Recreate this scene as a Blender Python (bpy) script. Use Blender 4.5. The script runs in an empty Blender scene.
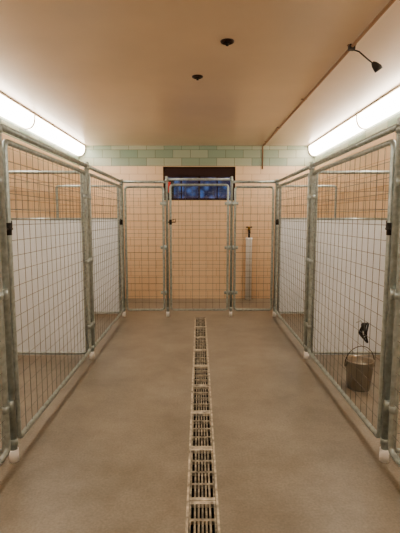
import bpy, bmesh, math, random
from mathutils import Vector, Matrix
random.seed(4)
S=bpy.context.scene
S.view_settings.view_transform='AgX'
S.view_settings.look='AgX - Medium High Contrast'
S.view_settings.exposure=0.12

XL,XR=-2.05,1.97
YB,YN=7.5,-1.6
H=2.64
G=1.09           # half corridor width
P1,P2,P3,P0=2.39,4.24,6.11,0.54

# ---------------- materials ----------------
def lin(c):
    return tuple(((v/255)/12.92 if v/255<=0.04045 else ((v/255+0.055)/1.055)**2.4) for v in c)+(1,)
def mat(name,col,rough=0.5,metal=0.0,noise=0.0,nscale=20,bump=0.0,emit=0):
    m=bpy.data.materials.new(name); m.use_nodes=True
    nt=m.node_tree; b=nt.nodes['Principled BSDF']
    b.inputs['Base Color'].default_value=lin(col)
    b.inputs['Roughness'].default_value=rough
    b.inputs['Metallic'].default_value=metal
    if emit:
        b.inputs['Emission Color'].default_value=lin(col); b.inputs['Emission Strength'].default_value=emit
    if noise or bump:
        g=nt.nodes.new('ShaderNodeNewGeometry')
        n=nt.nodes.new('ShaderNodeTexNoise'); n.inputs['Scale'].default_value=nscale; n.inputs['Detail'].default_value=6
        nt.links.new(g.outputs['Position'],n.inputs['Vector'])
        if noise:
            r=nt.nodes.new('ShaderNodeValToRGB')
            r.color_ramp.elements[0].position=0.3; r.color_ramp.elements[1].position=0.7
            r.color_ramp.elements[0].color=lin([max(0,c*(1-noise)) for c in col])
            r.color_ramp.elements[1].color=lin([min(255,c*(1+noise)) for c in col])
            nt.links.new(n.outputs['Fac'],r.inputs['Fac']); nt.links.new(r.outputs['Color'],b.inputs['Base Color'])
        if bump:
            bp=nt.nodes.new('ShaderNodeBump'); bp.inputs['Strength'].default_value=bump; bp.inputs['Distance'].default_value=0.01
            nt.links.new(n.outputs['Fac'],bp.inputs['Height']); nt.links.new(bp.outputs['Normal'],b.inputs['Normal'])
    return m

def tile_mat():
    m=bpy.data.materials.new('glazed_tile'); m.use_nodes=True
    nt=m.node_tree; N=nt.nodes; L=nt.links; b=N['Principled BSDF']
    g=N.new('ShaderNodeNewGeometry'); s=N.new('ShaderNodeSeparateXYZ'); L.new(g.outputs['Position'],s.inputs[0])
    a=N.new('ShaderNodeMath'); a.operation='ADD'; L.new(s.outputs['X'],a.inputs[0]); L.new(s.outputs['Y'],a.inputs[1])
    c=N.new('ShaderNodeCombineXYZ'); L.new(a.outputs[0],c.inputs['X']); L.new(s.outputs['Z'],c.inputs['Y'])
    def brick(c1,c2,mo):
        t=N.new('ShaderNodeTexBrick'); t.inputs['Scale'].default_value=1
        t.inputs['Brick Width'].default_value=0.30; t.inputs['Row Height'].default_value=0.1353
        t.inputs['Mortar Size'].default_value=0.0035; t.inputs['Mortar Smooth'].default_value=0.2
        t.inputs['Color1'].default_value=lin(c1); t.inputs['Color2'].default_value=lin(c2); t.inputs['Mortar'].default_value=lin(mo)
        L.new(c.outputs[0],t.inputs['Vector']); return t
    t1=brick((239,212,180),(236,208,175),(203,170,138))
    t2=brick((138,160,142),(184,188,166),(114,120,102))
    gt=N.new('ShaderNodeMath'); gt.operation='GREATER_THAN'; gt.inputs[1].default_value=2.30; L.new(s.outputs['Z'],gt.inputs[0])
    mx=N.new('ShaderNodeMixRGB'); L.new(gt.outputs[0],mx.inputs['Fac']); L.new(t1.outputs['Color'],mx.inputs[1]); L.new(t2.outputs['Color'],mx.inputs[2])
    L.new(mx.outputs[0],b.inputs['Base Color'])
    bp=N.new('ShaderNodeBump'); bp.inputs['Strength'].default_value=0.3; bp.inputs['Distance'].default_value=0.003; bp.invert=True
    L.new(t1.outputs['Fac'],bp.inputs['Height']); L.new(bp.outputs['Normal'],b.inputs['Normal'])
    b.inputs['Roughness'].default_value=0.22
    return m

def floor_mat():
    m=bpy.data.materials.new('sealed_concrete'); m.use_nodes=True
    nt=m.node_tree; N=nt.nodes; L=nt.links; b=N['Principled BSDF']
    g=N.new('ShaderNodeNewGeometry')
    n=N.new('ShaderNodeTexNoise'); n.inputs['Scale'].default_value=2.0; n.inputs['Detail'].default_value=10; n.inputs['Roughness'].default_value=0.7
    L.new(g.outputs['Position'],n.inputs['Vector'])
    r=N.new('ShaderNodeValToRGB'); r.color_ramp.elements[0].position=0.3; r.color_ramp.elements[1].position=0.7
    r.color_ramp.elements[0].color=lin((134,127,113)); r.color_ramp.elements[1].color=lin((168,160,146))
    L.new(n.outputs['Fac'],r.inputs['Fac'])
    n2=N.new('ShaderNodeTexNoise'); n2.inputs['Scale'].default_value=80; n2.inputs['Detail'].default_value=4
    L.new(g.outputs['Position'],n2.inputs['Vector'])
    r2=N.new('ShaderNodeValToRGB'); r2.color_ramp.elements[0].position=0.3; r2.color_ramp.elements[1].position=0.7
    r2.color_ramp.elements[0].color=(0.78,0.78,0.78,1); r2.color_ramp.elements[1].color=(1,1,1,1)
    L.new(n2.outputs['Fac'],r2.inputs['Fac'])
    mx=N.new('ShaderNodeMixRGB'); mx.blend_type='MULTIPLY'; mx.inputs['Fac'].default_value=1
    L.new(r.outputs['Color'],mx.inputs[1]); L.new(r2.outputs['Color'],mx.inputs[2]); L.new(mx.outputs[0],b.inputs['Base Color'])
    rr=N.new('ShaderNodeMapRange'); rr.inputs['To Min'].default_value=0.28; rr.inputs['To Max'].default_value=0.46
    L.new(n.outputs['Fac'],rr.inputs['Value']); L.new(rr.outputs[0],b.inputs['Roughness'])
    bp=N.new('ShaderNodeBump'); bp.inputs['Strength'].default_value=0.10; bp.inputs['Distance'].default_value=0.003
    L.new(n2.outputs['Fac'],bp.inputs['Height']); L.new(bp.outputs['Normal'],b.inputs['Normal'])
    return m

M_TILE=tile_mat(); M_FLOOR=floor_mat()
M_CEIL=mat('ceiling_paint',(232,213,190),0.28,noise=0.02,nscale=1.5)
M_GALV=mat('galvanised_steel',(172,182,180),0.42,0.6,noise=0.10,nscale=30)
M_WIRE=mat('galvanised_wire',(116,118,114),0.5,0.5)
M_DARK=mat('dark_metal',(52,48,44),0.5,0.5)
M_BLACK=mat('black_rubber',(20,20,20),0.6)
M_WHITE=mat('white_plastic',(248,248,246),0.35)
M_PANEL=mat('white_frp_panel',(236,243,250),0.4,noise=0.02,nscale=3)
M_STEEL=mat('stainless_steel',(170,165,155),0.3,0.9)
M_GRATEF=mat('worn_white_metal',(184,176,160),0.6,0.1,noise=0.28,nscale=22)
M_GRATE=mat('grate_iron',(146,140,126),0.6,0.3,noise=0.3,nscale=30)
M_PIT=mat('drain_dark',(14,12,10),0.9)
M_LENS=mat('lamp_lens',(255,243,229),0.4,emit=12.0)
M_LHOUS=mat('lamp_housing',(215,205,190),0.4)
M_BROWN=mat('dark_brown_metal',(60,40,28),0.4,0.5)
M_MAROON=mat('maroon_paint',(52,22,18),0.5)
M_DOOR=mat('door_paint',(120,90,66),0.5)
M_BRASS=mat('brass',(150,115,60),0.35,0.8)
M_RED=mat('red_sign',(190,30,30),0.5,emit=0.35)

# ---------------- mesh helpers ----------------
class B:
    def __init__(s,name,mats):
        s.bm=bmesh.new(); s.name=name; s.mats=mats
    def box(s,lo,hi,mi=0):
        vs=[s.bm.verts.new((x,y,z)) for x in (lo[0],hi[0]) for y in (lo[1],hi[1]) for z in (lo[2],hi[2])]
        for f in ((0,1,3,2),(4,6,7,5),(0,4,5,1),(2,3,7,6),(0,2,6,4),(1,5,7,3)):
            fc=s.bm.faces.new([vs[i] for i in f]); fc.material_index=mi
    def tube(s,pts,r,seg=10,mi=0,closed=False,cap=True,smooth=True):
        pts=[Vector(p) for p in pts]; n=len(pts)
        rs=r if isinstance(r,(list,tuple)) else [r]*n
        def tan(i):
            if closed: return (pts[(i+1)%n]-pts[(i-1)%n]).normalized()
            if i==0: return (pts[1]-pts[0]).normalized()
            if i==n-1: return (pts[-1]-pts[-2]).normalized()
            return ((pts[i+1]-pts[i]).normalized()+(pts[i]-pts[i-1]).normalized()).normalized()
        t=tan(0); up=Vector((0,0,1)) if abs(t.z)<0.9 else Vector((1,0,0))
        u=t.cross(up).normalized(); rings=[]
        for i in range(n):
            t2=tan(i); q=t.rotation_difference(t2); u=(q@u).normalized(); t=t2
            v=t.cross(u).normalized()
            rings.append([s.bm.verts.new(pts[i]+(u*math.cos(a)+v*math.sin(a))*rs[i]) for a in [2*math.pi*k/seg for k in range(seg)]])
        rng=range(n) if closed else range(n-1)
        for i in rng:
            a,b=rings[i],rings[(i+1)%n]
            for k in range(seg):
                f=s.bm.faces.new((a[k],a[(k+1)%seg],b[(k+1)%seg],b[k])); f.smooth=smooth; f.material_index=mi
        if cap and not closed:
            for rg in (rings[0],rings[-1]):
                f=s.bm.faces.new(rg); f.material_index=mi
    def wire(s,a,b,r=0.0018,mi=1):
        s.tube([a,b],r,seg=4,mi=mi,cap=False,smooth=False)
    def lathe(s,prof,c,seg=32,mi=0):
        c=Vector(c); rings=[]
        for r,z in prof:
            rings.append([s.bm.verts.new(c+Vector((r*math.cos(2*math.pi*k/seg),r*math.sin(2*math.pi*k/seg),z))) for k in range(seg)])
        for a,b in zip(rings,rings[1:]):
            for k in range(seg):
                f=s.bm.faces.new((a[k],a[(k+1)%seg],b[(k+1)%seg],b[k])); f.smooth=True; f.material_index=mi
    def prism(s,prof,y0,y1,mi=0):
        a=[s.bm.verts.new((x,y0,z)) for x,z in prof]; b=[s.bm.verts.new((x,y1,z)) for x,z in prof]
        n=len(prof)
        for k in range(n):
            f=s.bm.faces.new((a[k],a[(k+1)%n],b[(k+1)%n],b[k])); f.material_index=mi
        for rg in (a,b):
            f=s.bm.faces.new(rg); f.material_index=mi
    def done(s):
        bmesh.ops.recalc_face_normals(s.bm,faces=s.bm.faces)
        me=bpy.data.meshes.new(s.name); s.bm.to_mesh(me); s.bm.free()
        for m in s.mats: me.materials.append(m)
        o=bpy.data.objects.new(s.name,me); bpy.context.collection.objects.link(o); return o

def simple_box(name,lo,hi,m):
    b=B(name,[m]); b.box(lo,hi); return b.done()

# ---------------- shell ----------------
DX=0.016; DW=0.080
b=B('floor',[M_FLOOR,M_PIT])
b.box((XL-.1,YN-.1,-.15),(DX-DW,YB+.1,0)); b.box((DX+DW,YN-.1,-.15),(XR+.1,YB+.1,0))
b.box((DX-DW,6.05,-.15),(DX+DW,YB+.1,0)); b.box((DX-DW,YN-.1,-.15),(DX+DW,6.05,-.10),1)
b.done()
simple_box('ceiling',(XL-.1,YN-.1,H),(XR+.1,YB+.2,H+.1),M_CEIL)
simple_box('wall_left',(XL-.1,YN-.1,0),(XL,YB+.1,H),M_TILE)
simple_box('wall_right',(XR,YN-.1,0),(XR+.1,YB+.1,H),M_TILE)
simple_box('wall_front',(XL,YN-.1,0),(XR,YN,H),M_TILE)
WX0,WX1,WZ0,WZ1=-.62,.62,1.72,2.29
b=B('wall_back',[M_TILE])
b.box((XL,YB,0),(WX0,YB+.2,H)); b.box((WX1,YB,0),(XR,YB+.2,H))
b.box((WX0,YB,0),(WX1,YB+.2,WZ0)); b.box((WX0,YB,WZ1),(WX1,YB+.2,H)); b.done()
# door behind the camera
b=B('door_1',[M_DOOR,M_STEEL])
b.box((-.45,YN+.002,0.005),(.45,YN+.05,2.05)); b.box((-.52,YN+.002,0),(-.45,YN+.07,2.12)); b.box((.45,YN+.002,0),(.52,YN+.07,2.12)); b.box((-.52,YN+.002,2.05),(.52,YN+.07,2.12))
b.tube([(.36,YN+.05,1.0),(.36,YN+.11,1.0),(.26,YN+.11,1.0)],.011,mi=1); b.done()

# ---------------- window ----------------
M_GLASS=bpy.data.materials.new('window_glass'); M_GLASS.use_nodes=True
nt=M_GLASS.node_tree; nt.nodes.clear()
o=nt.nodes.new('ShaderNodeOutputMaterial'); tr=nt.nodes.new('ShaderNodeBsdfTransparent'); gl=nt.nodes.new('ShaderNodeBsdfGlossy'); gl.inputs['Roughness'].default_value=.05
mxs=nt.nodes.new('ShaderNodeMixShader'); mxs.inputs[0].default_value=.08
nt.links.new(tr.outputs[0],mxs.inputs[1]); nt.links.new(gl.outputs[0],mxs.inputs[2]); nt.links.new(mxs.outputs[0],o.inputs[0])
b=B('window_1',[M_BROWN,M_GLASS,M_MAROON])
f=.035
b.box((WX0,YB+.04,WZ0),(WX0+f,YB+.12,WZ1)); b.box((WX1-f,YB+.04,WZ0),(WX1,YB+.12,WZ1))
b.box((WX0,YB+.04,WZ0),(WX1,YB+.12,WZ0+f)); b.box((WX0,YB+.04,WZ1-f),(WX1,YB+.12,WZ1))
b.box((-.015,YB+.05,WZ0+f),(.015,YB+.11,WZ1-f))
for xx in (-.31,.31): b.box((xx-.01,YB+.055,WZ0+f),(xx+.01,YB+.1,WZ1-f))
b.box((WX0+f,YB+.05,2.12),(WX1-f,YB+.11,2.145))
b.box((WX0+f,YB+.045,2.145),(WX1-f,YB+.06,WZ1-f),2)
b.box((WX0+f,YB+.075,WZ0+f),(WX1-f,YB+.08,2.12),1)
b.done()
# dusk view outside
m=bpy.data.materials.new('dusk_view'); m.use_nodes=True; nt=m.node_tree; N=nt.nodes; bb=N['Principled BSDF']
g=N.new('ShaderNodeNewGeometry'); v=N.new('ShaderNodeTexVoronoi'); v.inputs['Scale'].default_value=8
nt.links.new(g.outputs['Position'],v.inputs['Vector'])
r=N.new('ShaderNodeValToRGB'); r.color_ramp.elements[0].position=.2; r.color_ramp.elements[0].color=lin((84,124,190)); r.color_ramp.elements[1].position=.6; r.color_ramp.elements[1].color=lin((24,36,84))
nt.links.new(v.outputs['Distance'],r.inputs['Fac']); nt.links.new(r.outputs['Color'],bb.inputs['Emission Color']); bb.inputs['Emission Strength'].default_value=.62
bb.inputs['Base Color'].default_value=(0.01,0.01,0.02,1)
simple_box('dusk_backdrop',(-1.6,YB+.8,1.2),(1.6,YB+.82,3.2),m)
b=B('window_sign',[M_RED,M_BLACK])
b.box((-.555,YB+.09,1.86),(-.50,YB+.10,2.04),0); b.box((-.57,YB+.10,1.756),(-.44,YB+.11,2.07),1)
b.done()

# ---------------- strip lights ----------------
def strip(xw,sgn,y0,y1):
    b=B('fluorescent_light_fixture',[M_LENS,M_LHOUS])
    prof=[(0,H-.02),(0,H-.17)]
    for k in range(7):
        a=math.pi/2*k/6
        prof.append((.025+.085*math.sin(a),H-.05-.12*math.cos(a)))
    prof.append((.11,H-.02))
    P=[(xw+sgn*px,pz) for px,pz in prof]
    b.prism(P,y0+.015,y1-.015,0)
    P2_=[(xw+sgn*px*1.05,(H-(H-pz)*1.04)) for px,pz in prof]
    b.prism(P2_,y0,y0+.015,1); b.prism(P2_,y1-.015,y1,1)
    xa,xb=sorted((xw,xw+sgn*.125)); b.box((xa,y0,H-.02),(xb,y1,H-.001),1)
    return b.done()
n=4; y0=-1.5; L=(7.48-y0)/n
for k in range(n):
    strip(XL,1,y0+k*L,y0+(k+1)*L-.004)
    strip(XR,-1,y0+k*L,y0+(k+1)*L-.004)

# ---------------- kennel fencing ----------------
def rounded(u0,u1,z0,z1,R,f):
    pts=[]
    for cx,cz,a0 in ((u1-R,z1-R,0),(u0+R,z1-R,90),(u0+R,z0+R,180),(u1-R,z0+R,270)):
        for k in range(5):
            a=math.radians(a0+k*22.5); pts.append(f(cx+R*math.cos(a),cz+R*math.sin(a)))
    return pts
def mesh_fill(b,f,u0,u1,z0,z1,du=.10,dz=.09):
    nu=max(1,round((u1-u0)/du)); nz=max(1,round((z1-z0)/dz))
    for i in range(1,nu):
        u=u0+(u1-u0)*i/nu; b.wire(f(u,z0),f(u,z1))
    for i in range(1,nz):
        z=z0+(z1-z0)*i/nz; b.wire(f(u0,z),f(u1,z))
def bay(name,p0,p1,ztop=1.92,zg=1.85,zb=.10,latch=1,inset=.075):
    p0=Vector((*p0,0)); p1=Vector((*p1,0)); d=(p1-p0); Ln=d.length; d.normalize()
    f=lambda u,z:(p0+d*u+Vector((0,0,z)))
    b=B(name,[M_GALV,M_WIRE,M_DARK])
    b.tube([f(.02,ztop),f(Ln-.02,ztop)],.019)
    b.tube(rounded(inset,Ln-inset,zb,zg,.04,f),.017,closed=True)
    mesh_fill(b,f,inset+.017,Ln-inset-.017,zb+.017,zg-.017)
    hu,lu=(Ln,0) if latch==1 else (0,Ln)
    sg=-1 if latch==1 else 1
    for z in (.35,1.0,1.62):
        b.tube([f(hu+sg*.022,z-.03),f(hu+sg*.022,z+.03)],.024,seg=8)
        b.tube([f(hu+sg*.02,z),f(hu+sg*.08,z)],.010,seg=6)
        b.tube([f(hu+sg*.075,z-.02),f(hu+sg*.075,z+.02)],.021,seg=8)
    sg=-sg
    z=1.36
    if name=='kennel_gate':
        b.tube([f(lu,z),f(lu+sg*.12,z)],.009,seg=6,mi=2)
        b.tube([f(lu+sg*inset,z-.035),f(lu+sg*inset,z+.035)],.020,seg=8,mi=2)
        b.tube([f(lu+sg*.075,z+.03),f(lu+sg*.12,z+.045),f(lu+sg*.12,z)],.005,seg=6,mi=2)
    return b.done()
def post(x,y,parent,h=1.95,r=.022):
    b=B('post',[M_GALV,M_WHITE])
    b.tube([(x,y,.06),(x,y,h-.01),(x,y,h),(x,y,h+.008)],[r,r,r*1.12,r*.6],seg=14)
    b.tube([(x,y,0),(x,y,.075)],r*1.25,seg=14,mi=1)
    for z in (.12,h-.05): b.tube([(x,y,z-.02),(x,y,z+.02)],r*1.2,seg=14)
    o=b.done(); o.parent=parent; return o
for sx in (-G,G):
    g1=bay('kennel_gate',(sx,P0),(sx,P1),latch=1); post(sx,P0,g1)
    g2=bay('kennel_gate',(sx,P1),(sx,P2),latch=1); post(sx,P1,g2)
    g3=bay('kennel_gate',(sx,P2),(sx,P3),latch=0); post(sx,P2,g3); post(sx,P3,g3)
XG=.455
fp=bay('fence_panel',(-G,P3),(-XG,P3),latch=1,inset=.05); post(-XG,P3,fp,h=1.99,r=.019)
fp=bay('fence_panel',(XG,P3),(G,P3),latch=0,inset=.05); post(XG,P3,fp,h=1.99,r=.019)
bay('kennel_gate',(-XG,P3),(XG,P3),ztop=1.955,zg=1.88,inset=.05)

# partitions across kennels
def partition(x0,x1,y,solid=True):
    f=lambda u,z:Vector((u,y,z))
    a,c=min(x0,x1),max(x0,x1)
    b=B('kennel_partition',[M_GALV,M_WIRE,M_PANEL])
    b.tube(rounded(a+.05,c-.05,.06,1.86,.03,f),.016,closed=True)
    if solid:
        b.box((a+.06,y-.006,.04),(c-.06,y+.006,1.40),2)
        b.tube([f(a+.05,1.41),f(c-.05,1.41)],.012)
        mesh_fill(b,f,a+.06,c-.06,1.42,1.85)
    else:
        mesh_fill(b,f,a+.06,c-.06,.08,1.85)
    for u in (a+.07,c-.07): b.tube([f(u,0),f(u,.06)],.014)
    return b.done()
for y in (P2,P3):
    partition(-G,XL,y); partition(G,XR,y)
for y in (P0,P1):
    partition(-G,XL,y,False); partition(G,XR,y,False)

# ---------------- trench drain ----------------
b=B('trench_drain',[M_GRATEF,M_GRATE,M_PIT])
ye=6.03; ys=YN+.02
b.box((DX-DW,ys,-.10),(DX-DW+.012,ye,.002),0); b.box((DX+DW-.012,ys,-.10),(DX+DW,ye,.002),0)
y=ye; sec=.50
while y-sec>ys:
    a=y-sec
    x0,x1=DX-DW+.014,DX+DW-.014
    b.box((x0,a+.003,-.02),(x1,a+.026,0),0); b.box((x0,y-.026,-.02),(x1,y-.003,0),0)
    b.box((x0,a+.026,-.02),(x0+.010,y-.026,-.001),1); b.box((x1-.010,a+.026,-.02),(x1,y-.026,-.001),1)
    nr=4; seg=(sec-.052)/nr
    for k in range(1,nr): b.box((x0+.01,a+.026+k*seg-.009,-.02),(x1-.01,a+.026+k*seg+.009,-.001),1)
    nb=6; w=(x1-x0-.02)/nb
    for k in range(1,nb): b.box((x0+.01+k*w-.005,a+.026,-.02),(x0+.01+k*w+.005,y-.026,-.002),1)
    y=a
b.done()

# ---------------- ceiling items ----------------
def hole(x,y):
    b=B('ceiling_sprinkler',[M_BROWN,M_BLACK])
    b.lathe([(.048,0),(.046,-.008),(.032,-.014),(.028,-.006)],(x,y,H),mi=0)
    b.lathe([(.028,-.006),(.012,-.010),(.010,-.03),(.001,-.032)],(x,y,H),mi=1)
    b.done()
hole(.195,3.14); hole(-.015,3.89)
M_COND=mat('conduit_paint',(150,120,92),0.45)
b=B('ceiling_conduit',[M_COND,M_GALV])
cx=1.08
b.tube([(cx,YN+.02,H-.014),(cx,YB-.03,H-.014),(cx,YB-.012,H-.03),(cx,YB-.012,2.25)],.0115,mi=0)
for y in (0.6,1.8,3.2,4.6,6.0,7.1):
    b.box((cx-.03,y-.012,H-.005),(cx+.03,y+.012,H-.0005),0); b.tube([(cx,y-.015,H-.014),(cx,y+.015,H-.014)],.0135,mi=0)
b.done()
b=B('pendant_lamp_socket',[M_DARK,M_DARK])
b.tube([(cx,3.2,H-.03),(1.13,3.19,H-.05),(1.20,3.2,H-.10),(1.25,3.21,H-.13)],.005,seg=6)
b.tube([(1.235,3.21,H-.115),(1.25,3.21,H-.13),(1.275,3.21,H-.155),(1.285,3.21,H-.17)],[.010,.022,.030,.028],seg=12,mi=1)
b.box((cx-.02,3.18,H-.035),(cx+.02,3.22,H-.001),1)
b.done()

# ---------------- standpipe on back wall ----------------
b=B('wall_standpipe',[M_WHITE,M_BRASS,M_DARK])
px,py=.86,YB-.065
b.tube([(px,py,0),(px,py,1.03),(px,py,1.04),(px,py,1.08)],[.055,.055,.06,.06],seg=18)
b.tube([(px,py,1.08),(px,py,1.22)],.016,mi=2)
b.tube([(px,YB,1.2),(px,py-.02,1.2),(px,py-.07,1.17)],.018,mi=2)
b.tube([(px-.05,py,1.26),(px+.05,py,1.26)],.012,mi=2); b.tube([(px,py,1.2),(px,py,1.27)],.024,mi=1)
b.tube([(px,YB,.6),(px,py,.6)],.012,mi=2)
b.done()

# ---------------- bucket, leash ----------------
bx,by=1.34,3.48
b=B('steel_bucket',[M_STEEL,M_DARK])
b.lathe([(.002,.006),(.085,.004),(.088,0),(.092,.01),(.115,.235),(.119,.24),(.119,.248),(.113,.248),(.108,.235),(.086,.012),(.002,.012)],(bx,by,0))
for s in (-1,1): b.tube([(bx+s*.112,by,.20),(bx+s*.126,by,.20)],.014,mi=0)
pts=[(bx+.122*math.cos(a),by-.03*math.sin(a),.21+.16*math.sin(a)) for a in [math.pi*k/16 for k in range(17)]]
b.tube(pts,.003,seg=6,mi=1); b.done()
b=B('dog_leash',[M_BLACK,M_GALV])
lx,ly=G+.045,2.92
b.tube([(G+.0,ly,.70),(G+.03,ly,.715),(lx,ly,.69)],.004,mi=1)
for j in range(4):
    R=.034+.006*j; ph=j*.5
    pts=[(lx+.008*j+.012*math.sin(t*2+ph),ly+R*.8*math.sin(t),.695-R*1.3+R*1.3*math.cos(t)) for t in [2*math.pi*k/20 for k in range(20)]]
    b.tube(pts,.006,seg=6,closed=True)
b.done()

# ---------------- camera / world ----------------
cam=bpy.data.cameras.new('camera'); co=bpy.data.objects.new('camera',cam); bpy.context.collection.objects.link(co)
cam.sensor_fit='HORIZONTAL'; cam.sensor_width=36; cam.lens=36*430/400
cam.clip_start=.05
co.location=(0,0,1.425); co.rotation_euler=(math.radians(90-6.5),0,math.radians(-.1))
S.camera=co
w=bpy.data.worlds.new('world'); S.world=w; w.use_nodes=True
w.node_tree.nodes['Background'].inputs[0].default_value=lin((255,225,190)); w.node_tree.nodes['Background'].inputs[1].default_value=.1
